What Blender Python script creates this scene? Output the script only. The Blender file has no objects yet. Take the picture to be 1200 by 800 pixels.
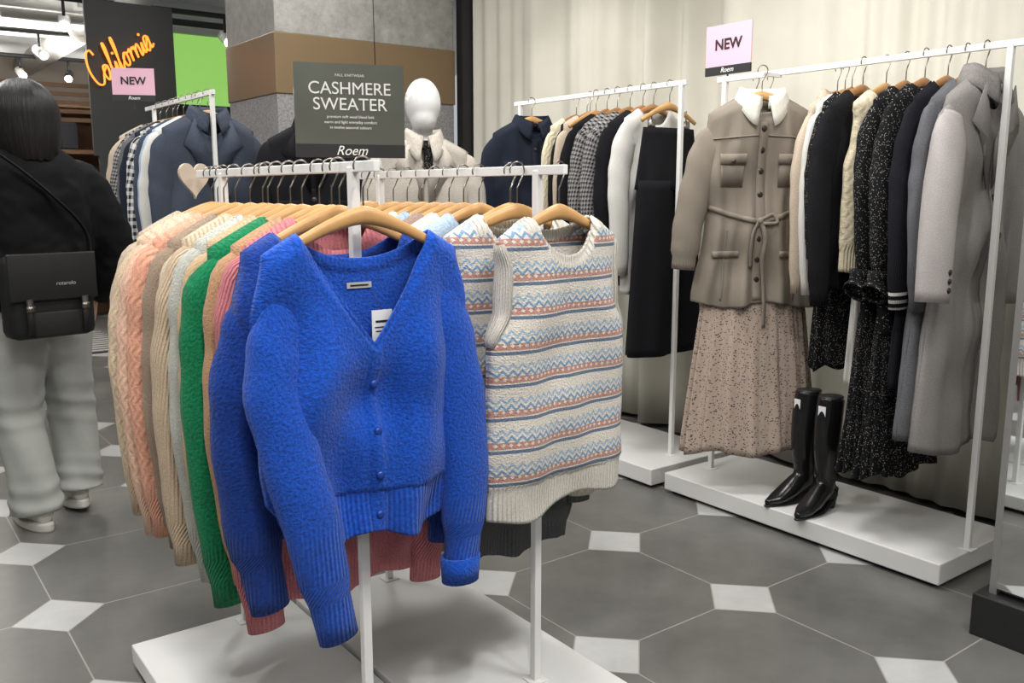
import bpy, math, random
from mathutils import Vector, Matrix, noise
random.seed(5)
sc=bpy.context.scene
COL=sc.collection
pi=math.pi
try:
    sc.view_settings.view_transform='Standard'
except Exception: pass

# ------------------------------------------------------------ node helpers
def new_mat(name):
    m=bpy.data.materials.new(name); m.use_nodes=True
    nt=m.node_tree; b=nt.nodes['Principled BSDF']
    return m,nt,b
def setv(nt,sock,val):
    if isinstance(val,bpy.types.NodeSocket): nt.links.new(val,sock)
    else: sock.default_value=val
def MA(nt,op,a,b=None,c=None):
    n=nt.nodes.new('ShaderNodeMath'); n.operation=op
    setv(nt,n.inputs[0],a)
    if b is not None: setv(nt,n.inputs[1],b)
    if c is not None: setv(nt,n.inputs[2],c)
    return n.outputs[0]
def MIX(nt,f,a,b,bt='MIX'):
    n=nt.nodes.new('ShaderNodeMix'); n.data_type='RGBA'; n.blend_type=bt
    setv(nt,n.inputs[0],f)
    for s,v in ((n.inputs[6],a),(n.inputs[7],b)):
        setv(nt,s,v if isinstance(v,bpy.types.NodeSocket) else (v[0],v[1],v[2],1))
    return n.outputs[2]
def NOISE(nt,vec,scale,detail=2,rough=.5):
    n=nt.nodes.new('ShaderNodeTexNoise'); n.inputs['Scale'].default_value=scale
    n.inputs['Detail'].default_value=detail; n.inputs['Roughness'].default_value=rough
    if vec is not None: nt.links.new(vec,n.inputs['Vector'])
    return n.outputs[0]
def BUMP(nt,b,h,strength,dist):
    n=nt.nodes.new('ShaderNodeBump'); n.inputs['Strength'].default_value=strength
    n.inputs['Distance'].default_value=dist
    nt.links.new(h,n.inputs['Height']); nt.links.new(n.outputs[0],b.inputs['Normal'])
def plain(name,col,rough=.5,metal=0,emit=None,es=1,var=.04,vs=8,spec=None,bump=0,bs=100):
    m,nt,b=new_mat(name)
    tc=nt.nodes.new('ShaderNodeTexCoord').outputs['Object']
    nz=NOISE(nt,tc,vs,3)
    d=[max(0,c*(1-var)) for c in col]; l=[min(1,c*(1+var)) for c in col]
    nt.links.new(MIX(nt,nz,d,l),b.inputs['Base Color'])
    b.inputs['Roughness'].default_value=rough; b.inputs['Metallic'].default_value=metal
    if spec is not None: b.inputs['Specular IOR Level'].default_value=spec
    if emit:
        b.inputs['Emission Color'].default_value=(*emit,1); b.inputs['Emission Strength'].default_value=es
    if bump: BUMP(nt,b,NOISE(nt,tc,bs,4),bump,.01)
    return m
def fabric(name,col,kind='knit',bump=.6,var=.12,scale=230,pat=None,rough=.95,sheen=None):
    m,nt,b=new_mat(name)
    if sheen is None: sheen=.0 if (kind=='woven' or max(col)<.1) else .1
    uv=nt.nodes.new('ShaderNodeUVMap').outputs[0]
    sp=nt.nodes.new('ShaderNodeSeparateXYZ'); nt.links.new(uv,sp.inputs[0])
    U,V=sp.outputs[0],sp.outputs[1]
    big=NOISE(nt,uv,14,3); fine=NOISE(nt,uv,scale,3 if kind=='boucle' else 2,.6)
    if pat: base=pat(nt,U,V,uv)
    else: base=MIX(nt,0.0,col,col)
    g=MA(nt,'MULTIPLY_ADD',big,.25,MA(nt,'MULTIPLY',fine,1.0))
    f=MA(nt,'MULTIPLY_ADD',MA(nt,'SUBTRACT',g,.62),2.2*var*4,1.0)  # mottled tone, plus shade in the stitch crevices painted into the colour
    cmb=nt.nodes.new('ShaderNodeCombineColor')
    for i in range(3): nt.links.new(f,cmb.inputs[i])
    nt.links.new(MIX(nt,1.0,base,cmb.outputs[0],'MULTIPLY'),b.inputs['Base Color'])
    b.inputs['Roughness'].default_value=rough
    b.inputs['Specular IOR Level'].default_value=.12
    b.inputs['Sheen Weight'].default_value=sheen
    b.inputs['Sheen Roughness'].default_value=.6
    at=nt.nodes.new('ShaderNodeAttribute'); at.attribute_name='rib'; rib=at.outputs['Fac']
    ribs=MA(nt,'MULTIPLY_ADD',MA(nt,'SINE',MA(nt,'MULTIPLY',U,2*pi/.0095)),.5,.5)
    if kind=='cable':
        wob=MA(nt,'MULTIPLY',MA(nt,'SINE',MA(nt,'MULTIPLY',V,2*pi/.04)),1.3)
        cab=MA(nt,'MULTIPLY_ADD',MA(nt,'SINE',MA(nt,'ADD',MA(nt,'MULTIPLY',U,2*pi/.024),wob)),.5,.5)
        hb=MA(nt,'MULTIPLY_ADD',cab,.8,MA(nt,'MULTIPLY',fine,.6))
    elif kind=='ribbed':
        hb=MA(nt,'MULTIPLY_ADD',ribs,.9,MA(nt,'MULTIPLY',fine,.3))
    elif kind=='woven':
        hb=MA(nt,'MULTIPLY_ADD',fine,.22,MA(nt,'MULTIPLY',big,.15))
    else:
        hb=MA(nt,'MULTIPLY',fine,1.15)
    h=MA(nt,'ADD',MA(nt,'MULTIPLY',hb,MA(nt,'SUBTRACT',1.0,MA(nt,'MULTIPLY',rib,.75))),MA(nt,'MULTIPLY',MA(nt,'MULTIPLY',ribs,rib),1.1 if kind!='boucle' else .7))
    BUMP(nt,b,h,bump,.005)
    return m
def fr(nt,x,p,off=0): return MA(nt,'FRACT',MA(nt,'ADD',MA(nt,'DIVIDE',x,p),off+50.0))
def tri(nt,x,p): return MA(nt,'ABSOLUTE',MA(nt,'SUBTRACT',fr(nt,x,p),.5))
def ramp(nt,fac,stops):
    n=nt.nodes.new('ShaderNodeValToRGB'); n.color_ramp.interpolation='CONSTANT'
    e=n.color_ramp.elements
    e[0].position=stops[0][0]; e[0].color=(*stops[0][1],1)
    e[1].position=stops[1][0]; e[1].color=(*stops[1][1],1)
    for p,c in stops[2:]:
        k=e.new(p); k.color=(*c,1)
    nt.links.new(fac,n.inputs[0]); return n.outputs[0]
CR=(.64,.60,.54);SL=(.12,.165,.24);LB=(.19,.30,.46);PK=(.46,.24,.20);LBB=(.33,.43,.55)
def pat_fair(nt,U,V,uv):
    # zigzag bands alternating with straight bands of small diamonds
    z=MA(nt,'MULTIPLY',tri(nt,U,.022),.16)
    f=MA(nt,'FRACT',MA(nt,'ADD',MA(nt,'DIVIDE',V,.15),MA(nt,'ADD',z,50.0)))
    f2=fr(nt,V,.15)
    a=ramp(nt,f,[(0,CR),(.05,LB),(.10,CR),(.15,LBB),(.20,CR),(.53,LB),(.58,CR),(.63,LBB),(.68,CR)])
    b=ramp(nt,f2,[(0,CR),(.31,SL),(.36,CR),(.38,PK),(.48,CR),(.82,SL),(.87,CR),(.89,PK),(.99,CR)])
    dia=MA(nt,'ADD',tri(nt,U,.016),MA(nt,'MULTIPLY',MA(nt,'ABSOLUTE',MA(nt,'SUBTRACT',fr(nt,V,.015),.5)),1.0))
    ck=MA(nt,'LESS_THAN',dia,.30)
    pk_zone=MA(nt,'MAXIMUM',MA(nt,'COMPARE',f2,.43,.05),MA(nt,'COMPARE',f2,.94,.05))
    b=MIX(nt,MA(nt,'MULTIPLY',ck,pk_zone),b,CR)
    at=nt.nodes.new('ShaderNodeAttribute'); at.attribute_name='rib'
    return MIX(nt,MA(nt,'GREATER_THAN',at.outputs['Fac'],.5),MIX(nt,1.0,a,b,'DARKEN'),CR)
def pat_hound(c1,c2,s=.016):
    def f(nt,U,V,uv):
        a=MA(nt,'GREATER_THAN',fr(nt,U,s),.5); b=MA(nt,'GREATER_THAN',fr(nt,V,s),.5)
        d=MA(nt,'GREATER_THAN',fr(nt,MA(nt,'ADD',U,V),s/2),.5)
        s1=MA(nt,'MULTIPLY',MA(nt,'ADD',a,b),.5)
        k=MA(nt,'ADD',MA(nt,'MULTIPLY',MA(nt,'COMPARE',s1,.5,.1),d),MA(nt,'COMPARE',s1,1.0,.1))
        return MIX(nt,k,c1,c2)
    return f
def pat_gingham(c1,c2,s=.03):
    def f(nt,U,V,uv):
        a=MA(nt,'GREATER_THAN',fr(nt,U,s),.5); b=MA(nt,'GREATER_THAN',fr(nt,V,s),.5)
        return MIX(nt,MA(nt,'MULTIPLY',MA(nt,'ADD',a,b),.5),c1,c2)
    return f
def pat_dots(base,dot,sc_=75,th=.23):
    def f(nt,U,V,uv):
        v=nt.nodes.new('ShaderNodeTexVoronoi'); v.inputs['Scale'].default_value=sc_
        nt.links.new(uv,v.inputs['Vector'])
        return MIX(nt,MA(nt,'LESS_THAN',v.outputs['Distance'],th),base,dot)
    return f
def pat_hstripe(base,st,vs,wd=.010):
    def f(nt,U,V,uv):
        k=None
        for v0 in vs:
            c=MA(nt,'COMPARE',V,v0,wd/2)
            k=c if k is None else MA(nt,'MAXIMUM',k,c)
        return MIX(nt,k,base,st)
    return f

# ------------------------------------------------------------ mesh helpers
def cat(pts,n):
    P=[Vector(p) for p in pts]; P=[P[0]*2-P[1]]+P+[P[-1]*2-P[-2]]
    out=[]
    segs=len(P)-3
    for k in range(n+1):
        t=k/n*segs; i=min(int(t),segs-1); t-=i
        a,b,c,d=P[i:i+4]
        out.append(.5*((2*b)+(c-a)*t+(2*a-5*b+4*c-d)*t*t+(3*b-a-3*c+d)*t**3))
    return out
def lerpl(L,t):
    x=t*(len(L)-1); i=min(int(x),len(L)-2); return L[i]*(1-(x-i))+L[i+1]*(x-i)
def prof(L,v):
    for (a,x),(b,y) in zip(L,L[1:]):
        if v<=b:
            t=(v-a)/(b-a) if b>a else 0; t=t*t*(3-2*t); return x*(1-t)+y*t
    return L[-1][1]
class MB:
    def __init__(s): s.v=[];s.uv=[];s.rib=[];s.f=[];s.m=[]
    def grid(s,fn,nu,nv,mat=0,flip=False):
        b=len(s.v)
        for j in range(nv+1):
            for i in range(nu+1):
                p,uv,r=fn(i/nu,j/nv); s.v.append(tuple(p)); s.uv.append(uv); s.rib.append(r)
        for j in range(nv):
            for i in range(nu):
                a=b+j*(nu+1)+i; q=(a,a+1,a+nu+2,a+nu+1)
                s.f.append(q[::-1] if flip else q); s.m.append(mat)
    def poly(s,pts,mat=0):
        b=len(s.v)
        for p in pts: s.v.append(tuple(p)); s.uv.append((p[0],p[2])); s.rib.append(0)
        s.f.append(tuple(range(b,b+len(pts)))); s.m.append(mat)
    def box(s,c,d,mat=0,M=None):
        x,y,z=c; a,b_,e=d[0]/2,d[1]/2,d[2]/2
        c8=[Vector((x+i*a,y+j*b_,z+k*e)) for i in(-1,1) for j in(-1,1) for k in(-1,1)]
        if M: c8=[M@p for p in c8]
        b=len(s.v)
        for p in c8: s.v.append(tuple(p)); s.uv.append((p[0]+p[1],p[2])); s.rib.append(0)
        for f in ((0,1,3,2),(4,6,7,5),(0,4,5,1),(2,3,7,6),(0,2,6,4),(1,5,7,3)):
            s.f.append(tuple(b+k for k in f)); s.m.append(mat)
    def tube(s,pts,rad,n=8,mat=0,ref=None,cap=True,uvo=0,ribf=None,mod=None):
        P=[Vector(p) for p in pts]; N=len(P); b0=len(s.v); L=0
        prev=None
        for i,p in enumerate(P):
            t=(P[min(i+1,N-1)]-P[max(i-1,0)]).normalized()
            if ref is not None:
                nn=Vector(ref).cross(t)
                if nn.length<1e-4: nn=Vector((1,0,0))
                nn.normalize()
            else:
                if prev is None:
                    r=Vector((0,0,1)) if abs(t.z)<.9 else Vector((0,1,0)); nn=r.cross(t).normalized()
                else: nn=(prev-t*prev.dot(t)).normalized()
            prev=nn; bb=t.cross(nn)
            if i: L+=(p-P[i-1]).length
            r=rad[i] if isinstance(rad,(list,tuple)) else rad
            a,b_=(r if isinstance(r,tuple) else (r,r))
            for k in range(n+1):
                th=2*pi*k/n
                q=mod(i/(N-1),th) if mod else 1
                s.v.append(tuple(p+nn*a*q*math.cos(th)+bb*b_*q*math.sin(th)))
                s.uv.append((uvo+th*max(a,.03),-L)); s.rib.append(ribf(i/(N-1)) if ribf else 0)
        for i in range(N-1):
            for k in range(n):
                a=b0+i*(n+1)+k; s.f.append((a,a+1,a+n+2,a+n+1)); s.m.append(mat)
        if cap:
            for base in (b0,b0+(N-1)*(n+1)):
                s.f.append(tuple(range(base,base+n))); s.m.append(mat)
    def cyl(s,a,b,r,n=12,mat=0): s.tube([a,b],r,n,mat)
    def ell(s,c,r,mat=0,nu=20,nv=14):
        def fn(u,v):
            th=u*2*pi; ph=v*pi
            return ((c[0]+r[0]*math.sin(ph)*math.cos(th),c[1]+r[1]*math.sin(ph)*math.sin(th),c[2]+r[2]*math.cos(ph)),(u,v),0)
        s.grid(fn,nu,nv,mat)
    def build(s,name,mats,parent=None,smooth=True,solid=0,sub=0,bevel=0,remesh=0,disp=0,dscale=.1,loc=None,rot=None):
        me=bpy.data.meshes.new(name); me.from_pydata(s.v,[],s.f); 
        ul=me.uv_layers.new(name='UVMap')
        for l in me.loops: ul.data[l.index].uv=s.uv[l.vertex_index]
        at=me.attributes.new('rib','FLOAT','POINT'); at.data.foreach_set('value',s.rib)
        for i,p in enumerate(me.polygons): p.material_index=s.m[i]; p.use_smooth=smooth
        import bmesh
        bm=bmesh.new(); bm.from_mesh(me); bmesh.ops.remove_doubles(bm,verts=bm.verts,dist=1e-4)
        bmesh.ops.recalc_face_normals(bm,faces=bm.faces)
        bm.to_mesh(me); bm.free()
        for m in (mats if isinstance(mats,list) else [mats]): me.materials.append(m)
        o=bpy.data.objects.new(name,me); COL.objects.link(o)
        if parent: o.parent=parent
        if loc: o.location=loc
        if rot: o.rotation_euler=rot
        if bevel:
            m=o.modifiers.new('b','BEVEL'); m.width=bevel; m.segments=2; m.limit_method='ANGLE'
        if solid:
            m=o.modifiers.new('s','SOLIDIFY'); m.thickness=solid; m.offset=0
        if remesh:
            m=o.modifiers.new('r','REMESH'); m.mode='VOXEL'; m.voxel_size=remesh; m.use_smooth_shade=True
            m=o.modifiers.new('sm','SMOOTH'); m.factor=.5; m.iterations=4
        if sub:
            m=o.modifiers.new('ss','SUBSURF'); m.levels=sub; m.render_levels=sub
        if disp:
            tx=bpy.data.textures.new(name+'_tx','CLOUDS'); tx.noise_scale=dscale
            m=o.modifiers.new('d','DISPLACE'); m.texture=tx; m.strength=disp; m.mid_level=.5
        return o
def empty(name,loc=(0,0,0),rz=0):
    e=bpy.data.objects.new(name,None); COL.objects.link(e); e.location=loc; e.rotation_euler=(0,0,rz)
    e.empty_display_size=.1
    return e
def text(body,size,parent,loc,rot,mat,name='lettering',extr=.0006,bevel=0,shear=0,align='CENTER',fill=True,space=1):
    c=bpy.data.curves.new(name,'FONT'); c.body=body; c.size=size; c.extrude=extr; c.bevel_depth=bevel
    c.align_x=align; c.align_y='CENTER'; c.shear=shear; c.space_character=space
    if not fill: c.fill_mode='NONE'
    o=bpy.data.objects.new(name,c); COL.objects.link(o); c.materials.append(mat)
    if parent: o.parent=parent
    o.location=loc; o.rotation_euler=rot; return o

# ------------------------------------------------------------ materials
M_white=plain('white_powdercoat',(.74,.74,.73),.35,var=.02)
M_plat=plain('platform_white',(.68,.68,.67),.35,var=.05,vs=3)
M_wood=plain('hanger_beech',(.52,.29,.11),.4,var=.2,vs=30)
M_wood2=plain('hanger_beech_dark',(.33,.16,.06),.4,var=.2,vs=30)
M_metal=plain('hook_steel',(.22,.20,.18),.3,1,var=.02)
M_black=plain('black_matte',(.012,.012,.013),.5,var=.05)
M_blackshine=plain('black_leather',(.008,.008,.009),.22,var=.05)
M_pink=plain('pink_card',(.68,.40,.50),.6,var=.01)
M_paper=plain('paper_white',(.75,.75,.74),.6,var=.01)
M_blktxt=plain('ink_black',(.01,.01,.01),.6,var=.01)
M_sign=plain('sign_brushed_metal',(.15,.16,.135),.28,.55,var=.35,vs=4)
M_txtw=plain('ink_white',(.8,.8,.78),.5,var=.01)
M_txtg=plain('ink_grey',(.4,.38,.36),.5,var=.01)

# floor
m,nt,b=new_mat('floor_tile')
tc=nt.nodes.new('ShaderNodeTexCoord').outputs['Object']
sp=nt.nodes.new('ShaderNodeSeparateXYZ'); nt.links.new(tc,sp.inputs[0])
def cell(s,o): 
    f=MA(nt,'FRACT',MA(nt,'ADD',MA(nt,'DIVIDE',MA(nt,'SUBTRACT',s,o),.6),100.5))
    return MA(nt,'MULTIPLY',MA(nt,'ABSOLUTE',MA(nt,'SUBTRACT',f,.5)),.6)
a=cell(sp.outputs[0],2.24); c=cell(sp.outputs[1],1.74)
apb=MA(nt,'ADD',a,c)
HD=.132
dot=MA(nt,'LESS_THAN',apb,HD)
g1=MA(nt,'MULTIPLY',MA(nt,'LESS_THAN',MA(nt,'MINIMUM',a,c),.0022),MA(nt,'GREATER_THAN',apb,HD))
g2=MA(nt,'COMPARE',apb,HD,.003)
gr=MA(nt,'MAXIMUM',g1,g2)
n1=NOISE(nt,tc,2.2,5,.6); n2=NOISE(nt,tc,9,4,.6)
nn=MA(nt,'MULTIPLY_ADD',n1,.65,MA(nt,'MULTIPLY',n2,.35))
nn=MA(nt,'MULTIPLY',MA(nt,'SUBTRACT',nn,.3),2.4)
dark=MIX(nt,nn,(.085,.084,.078),(.165,.162,.152)); light=MIX(nt,nn,(.34,.34,.34),(.52,.52,.51))
base=MIX(nt,dot,dark,light); base=MIX(nt,gr,base,(.30,.30,.28))
nt.links.new(base,b.inputs['Base Color'])
nt.links.new(MA(nt,'MULTIPLY_ADD',n1,.12,.28),b.inputs['Roughness'])
BUMP(nt,b,MA(nt,'SUBTRACT',1.0,gr),.3,.002)
M_floor=m
M_ceil=plain('ceiling_paint',(.76,.76,.74),.8,var=.05)
M_wall=plain('wall_paint',(.5,.48,.45),.8,var=.05)
M_darkwall=plain('dark_panel',(.022,.024,.022),.5,var=.2)
def granite(name,c1,c2,s):
    m,nt,b=new_mat(name); tc=nt.nodes.new('ShaderNodeTexCoord').outputs['Object']
    n=NOISE(nt,tc,s,6,.8); k=MA(nt,'MULTIPLY',MA(nt,'SUBTRACT',n,.35),3.3)
    nt.links.new(MIX(nt,k,c1,c2),b.inputs['Base Color']); b.inputs['Roughness'].default_value=.5; return m
M_gran=granite('granite_grey',(.10,.10,.105),(.36,.35,.35),70)
M_marb=granite('granite_light',(.20,.195,.18),(.34,.33,.31),9)
M_bronze=plain('bronze_panel',(.19,.13,.07),.4,.2,var=.12,vs=2)
m,nt,b=new_mat('curtain_linen'); tc=nt.nodes.new('ShaderNodeTexCoord').outputs['Object']
n=NOISE(nt,tc,6,3); nt.links.new(MIX(nt,n,(.55,.53,.455),(.63,.61,.535)),b.inputs['Base Color']); b.inputs['Roughness'].default_value=.9
b.inputs['Specular IOR Level'].default_value=.1
BUMP(nt,b,NOISE(nt,tc,300,2),.15,.003)
M_curt=m

# ------------------------------------------------------------ room shell
def slab(name,c,d,mat):
    mb=MB(); mb.box((0,0,0),d); return mb.build(name,mat,smooth=False,loc=c)
fl=slab('floor',(1,5,-.05),(14,20,.1),M_floor)
fl.data.transform(Matrix.Translation((1,5,-.05))); fl.location=(0,0,0)
slab('ceiling',(1,5,3.15),(14,20,.1),M_ceil)
slab('wall_right',(3.75,2.2,1.55),(.1,6.6,3.1),M_wall)
slab('wall_far',(1,13.05,1.55),(14,.1,3.1),plain('far_wall_paint',(.26,.22,.18),.7,var=.2,vs=2))
slab('wall_left',(-6.05,4,1.55),(.1,18,3.1),M_wall)
slab('wall_back',(1,-4.05,1.55),(14,.1,3.1),M_wall)

# curtain
def cf(u,v):
    y=-1.0+u*6.15; 
    ph=y*15+2.6*math.sin(y*2.1)+1.3*math.sin(y*5.7)
    amp=.036+.026*math.sin(y*1.9+1)
    x=3.55+amp*math.sin(ph+.25*math.sin(v*3+y))+.012*math.sin(y*47+3*math.sin(y*3))*(.5+.5*math.sin(y*4))+.006*math.sin(v*3+y*5)
    return ((x,y,3.08-v*3.05),(y,v*3),0)
mb=MB(); mb.grid(cf,900,10); mb.build('curtain',M_curt,solid=.002)
mb=MB(); mb.box((0,0,0),(.12,.07,3.1)); mb.build('trim_1',M_black,smooth=False,loc=(3.52,5.2,1.55))

# column
e=empty('stone_column',(2.80,5.62,0))
mb=MB(); mb.box((0,0,.94),(1.25,.8,1.88)); mb.build('granite_base',M_gran,e,smooth=False,bevel=.004)
mb=MB(); mb.box((0,0,2.055),(1.265,.815,.35)); mb.build('bronze_band',M_bronze,e,smooth=False,bevel=.004)
mb=MB(); mb.box((0,0,2.665),(1.25,.8,.87)); mb.build('stone_top',M_marb,e,smooth=False,bevel=.004)

# ------------------------------------------------------------ hangers
def hang_z(x): return -.075-.1*(min(abs(x),.3)/.21)**1.25
def hanger(parent,hw=.195,wood=None,clips=False,dx=0):
    mb=MB()
    pts=[];rad=[]
    for i in range(25):
        t=i/24*2-1; x=t*hw
        hh=.010+.009*(1-abs(t))**2
        pts.append((x,0,hang_z(x)-hh)); rad.append((hh,.0065+.004*(1-abs(t))))
    mb.tube(pts,rad,10,0,ref=(0,1,0))
    hk=[]
    for d in range(200,-50,-18):
        r=.0195; hk.append((r*math.cos(math.radians(d)),0,r*math.sin(math.radians(d))))
    hk+= [(.004,0,-.034),(0,0,-.045),(0,0,-.09)]
    mb.tube(cat(hk,40),.0019,6,1)
    if clips:
        for s in(-1,1): mb.box((s*.11,0,-.18),(.03,.02,.05),1); mb.cyl((s*.11,0,-.11),(s*.11,0,-.17),.003,6,1)
    return mb.build('wooden_hanger',[wood or M_wood,M_metal],parent)

# ------------------------------------------------------------ garments
def cloth_body(mb,P):
    L=P['L'];pr=P['prof'];nw=P.get('nw',.085);nd=P.get('nd',.08);bd=P.get('bd',.02);T=P.get('T',.028)
    vn=P.get('v',False);rib=P.get('rib',.0);A=P.get('A',.012);ph=P['ph'];NU=P.get('NU',30);NV=P.get('NV',26)
    nb=P.get('nband',.022);W0=pr[0][1];pl=P.get('placket',0);kf=P.get('kf',9); sag=P.get('sag',0)
    zn=hang_z(nw)+.008
    def z0f(xt,s):
        if abs(xt)<nw:
            q=abs(xt)/nw; return zn-(nd if s<0 else bd)*(1-q**(1.1 if (vn and s<0) else 2.4))
        return hang_z(xt)+.010
    def fn_s(s):
        def fn(a,v):
            u=a*2-1
            xt=u*W0; z0=z0f(xt,s)
            z=z0*(1-v)-L*v+ .012*v*math.sin(u*5+ph)+sag*v*u
            wv=prof(pr,v)
            r=0
            if rib and z<-L+rib*1.15:
                t=min(1,(-L+rib*1.15-z)/(rib*.3)); r=P.get('hrib',1); wv*=1-P.get('pinch',.07)*t
            x=u*wv
            e=(max(0,1-abs(u)**4))**.6
            k=min(1,v/.05)**.5
            if abs(xt)<nw: k=max(k,.8*math.sqrt(1-(abs(xt)/nw)**2))
            yy=s*T*e*k
            if rib and r: yy*=.85
            f=A*(.25+v)*(math.sin(u*kf+ph)+.6*math.sin(u*kf*1.9+ph*2+2*v))*.5*(.3+.7*e)*min(1,v*6)
            f+=A*1.2*noise.noise(Vector((x*9+ph,z*6,ph)))*min(1,v*4)*e
            f+=A*.7*math.sin((abs(x)*22+z*16)+ph)*math.exp(-((v-.35)/.22)**2)*e
            if s>0: f*=.6
            yy+=f
            off=0
            if (z>z0-nb and abs(xt)<nw+nb): r=P.get('brib',1); off=.003
            if pl and s<0 and abs(x)<pl and abs(xt)<nw: r=.15; off=.004
            yy+=s*off
            return ((x+ .004*noise.noise(Vector((z*12,ph,s))),yy,z),(x+ph,z),r)
        return fn
    mb.grid(fn_s(-1),NU,NV,0); mb.grid(fn_s(1),NU,NV,P.get('backmat',0))
    F=fn_s(-1)
    def surf(x,z):
        v=.3
        for _ in range(6):
            wv=prof(pr,v); u=max(-.98,min(.98,x/wv)); zt=z0f(u*W0,-1); v=min(1,max(0,(zt-z)/(zt+L)))
        u=max(-.98,min(.98,x/prof(pr,v)))
        return F((u+1)/2,v)[0][1]
    P['surf']=surf
def sleeve(mb,side,P,pts=None,SL=None,ra=(.066,.064,.056,.047),rb=(.012,.030,.030,.026),cuff=.07,mat=0,fold=.1,cuffmat=None):
    W0=P['prof'][0][1]; dz=hang_z(W0); SL=SL or P.get('SL',.85); ph=P['ph']*1.3+side
    if pts is None:
        j=random.uniform(-.01,.01)
        pts=[(W0-.06,0,dz-.055),(W0-.012,0,dz-.085),(W0+.018+j,0,dz-.22),(W0+.03+j,-.008,-(SL*.55+.08)),(W0+.012+j*2,-.012,-SL)]
    C=cat([(side*p[0],p[1],p[2]) for p in pts],26)
    rad=[(lerpl(ra,i/26),lerpl(rb,i/26)) for i in range(27)]
    tot=sum((C[i+1]-C[i]).length for i in range(26)); 
    if cuff:
        acc=0
        for i in range(26,-1,-1):
            if i<26: acc+=(C[i+1]-C[i]).length
            if acc<=cuff+.001: rad[i]=(rad[i][0]*.84,rad[i][1]*.84)
    cf_=(cuff/tot) if cuff else -1
    def mod(t,th): return 1+fold*(1-.5*t)*(.5*math.sin(3*th+t*9+ph)+.5*math.sin(t*34+ph+math.cos(th)*1.5))*(1 if t<1-cf_ else .2)
    mb.tube(C,rad,18,mat,ref=(0,1,0),cap=False,uvo=ph,ribf=lambda t:P.get('hrib',1) if t>1-cf_*1.1 else 0,mod=mod)
def collar(mb,P,h=.032,mat=0,pt=.03,fd=None):
    nw=P.get('nw',.085); T=P.get('T',.028); zn=hang_z(nw)+.008; fd=P.get('nd',.08) if fd is None else fd
    def fn(a,v):
        phi=(a*2-1)*math.radians(172); c=math.cos(phi); s=math.sin(phi)
        front=max(0,-c)
        x=nw*s; y=(T+.006)*c; z=zn-fd*front**2-.01*(1-front)
        k=front**3
        if v<.5:
            t=v/.5; z+=h*t; x*=1+.02*t; y*=1+.1*t
        else:
            t=(v-.5)/.5; z+=h-(h*1.35+pt*k)*t; x=x*(1.02+.28*t)+ (.018*k*t*(1 if s>0 else -1)); y=y*(1.1+.35*t)
        return ((x,y,z),(a*.4,v*.06),0)
    mb.grid(fn,36,6,mat)
def button(mb,x,z,P,r=.008,mat=1,dy=.008):
    y=P['surf'](x,z)-dy; mb.tube([(x,y+.006,z),(x,y,z),(x,y-.001,z)],[r,r,r*.6],12,mat)
def strip(mb,pts,w,P,mat=0,dy=.007,n=20,horiz=False):
    C=cat([(p[0],0,p[1]) for p in pts],n)
    def fn(a,v):
        p=C[min(n,int(round(v*n)))]; q=C[min(n,int(round(v*n))+1)]; o=C[max(0,int(round(v*n))-1)]
        t=(q-o).normalized(); nx,nz=-t.z,t.x
        x=p.x+nx*w*(a-.5); z=p.z+nz*w*(a-.5)
        return ((x,P['surf'](x,z)-dy,z),(x,z),0)
    mb.grid(fn,2,n,mat)

def garment(name,loc,mat,P,sleeves=True,rz=0,extra=None,mats2=[],wood=None,solid=.004,hw=.195,sl_kw={},sl_pts=(None,None)):
    e=empty(name,loc,rz); P=dict(P); P.setdefault('ph',random.uniform(0,6))
    mb=MB(); cloth_body(mb,P)
    if sleeves:
        sleeve(mb,-1,P,pts=sl_pts[0],**sl_kw); sleeve(mb,1,P,pts=sl_pts[1],**sl_kw)
    if extra: extra(mb,P,e)
    mb.build('cloth',[mat]+mats2,e,solid=solid)
    hanger(e,min(hw,P['prof'][0][1]-.012),wood)
    return e
def SW(**k):
    d=dict(L=.78,prof=[(0,.215),(.3,.245),(.9,.25),(1,.24)],nw=.09,nd=.07,bd=.015,T=.028,rib=.06,SL=.9,A=.012,NV=40); d.update(k); return d

# ------------------------------------------------------------ racks
def rack(name,x,y0,y1,H,px0,px1,py0,py1,ph=.08,postY=None):
    e=empty(name,(x,0,0))
    mb=MB()
    ya,yb=postY or (y0,y1)
    for y in (ya,yb):
        mb.box((0,y,(H+ph)/2),(.020,.020,H-ph))
        mb.box((0,y,ph+.002),(.05,.05,.004))
    mb.box((0,(y0+y1)/2,H),(.014,y1-y0,.022))
    mb.build('frame',M_white,e,smooth=False,bevel=.002)
    mb=MB()
    mb.box(((px0+px1)/2-x,(py0+py1)/2,ph/2+.008),(px1-px0,py1-py0,ph-.016))
    mb.build('platform',M_plat,e,smooth=False,bevel=.004)
    mb=MB(); mb.box(((px0+px1)/2-x,(py0+py1)/2,.006),(px1-px0-.05,py1-py0-.05,.012)); mb.build('plinth',M_black,e,smooth=False)
    return e
rack('clothing_rack',.845,1.56,2.62,1.35,.54,1.005,1.5,2.47,.07,(1.66,2.42))
rack('clothing_rack',1.32,1.56,2.62,1.35,1.02,1.5,1.5,2.47,.07,(1.66,2.42))
rack('clothing_rack',3.01,1.36,2.58,1.76,2.8,3.3,1.385,2.62,.09,(1.4,2.54))
rack('clothing_rack',3.02,2.76,4.0,1.77,2.78,3.3,2.68,4.1,.09,(2.79,3.95))
rack('clothing_rack',1.47,4.27,5.4,1.76,1.24,1.7,4.15,5.35,.09,(4.3,5.25))

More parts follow.
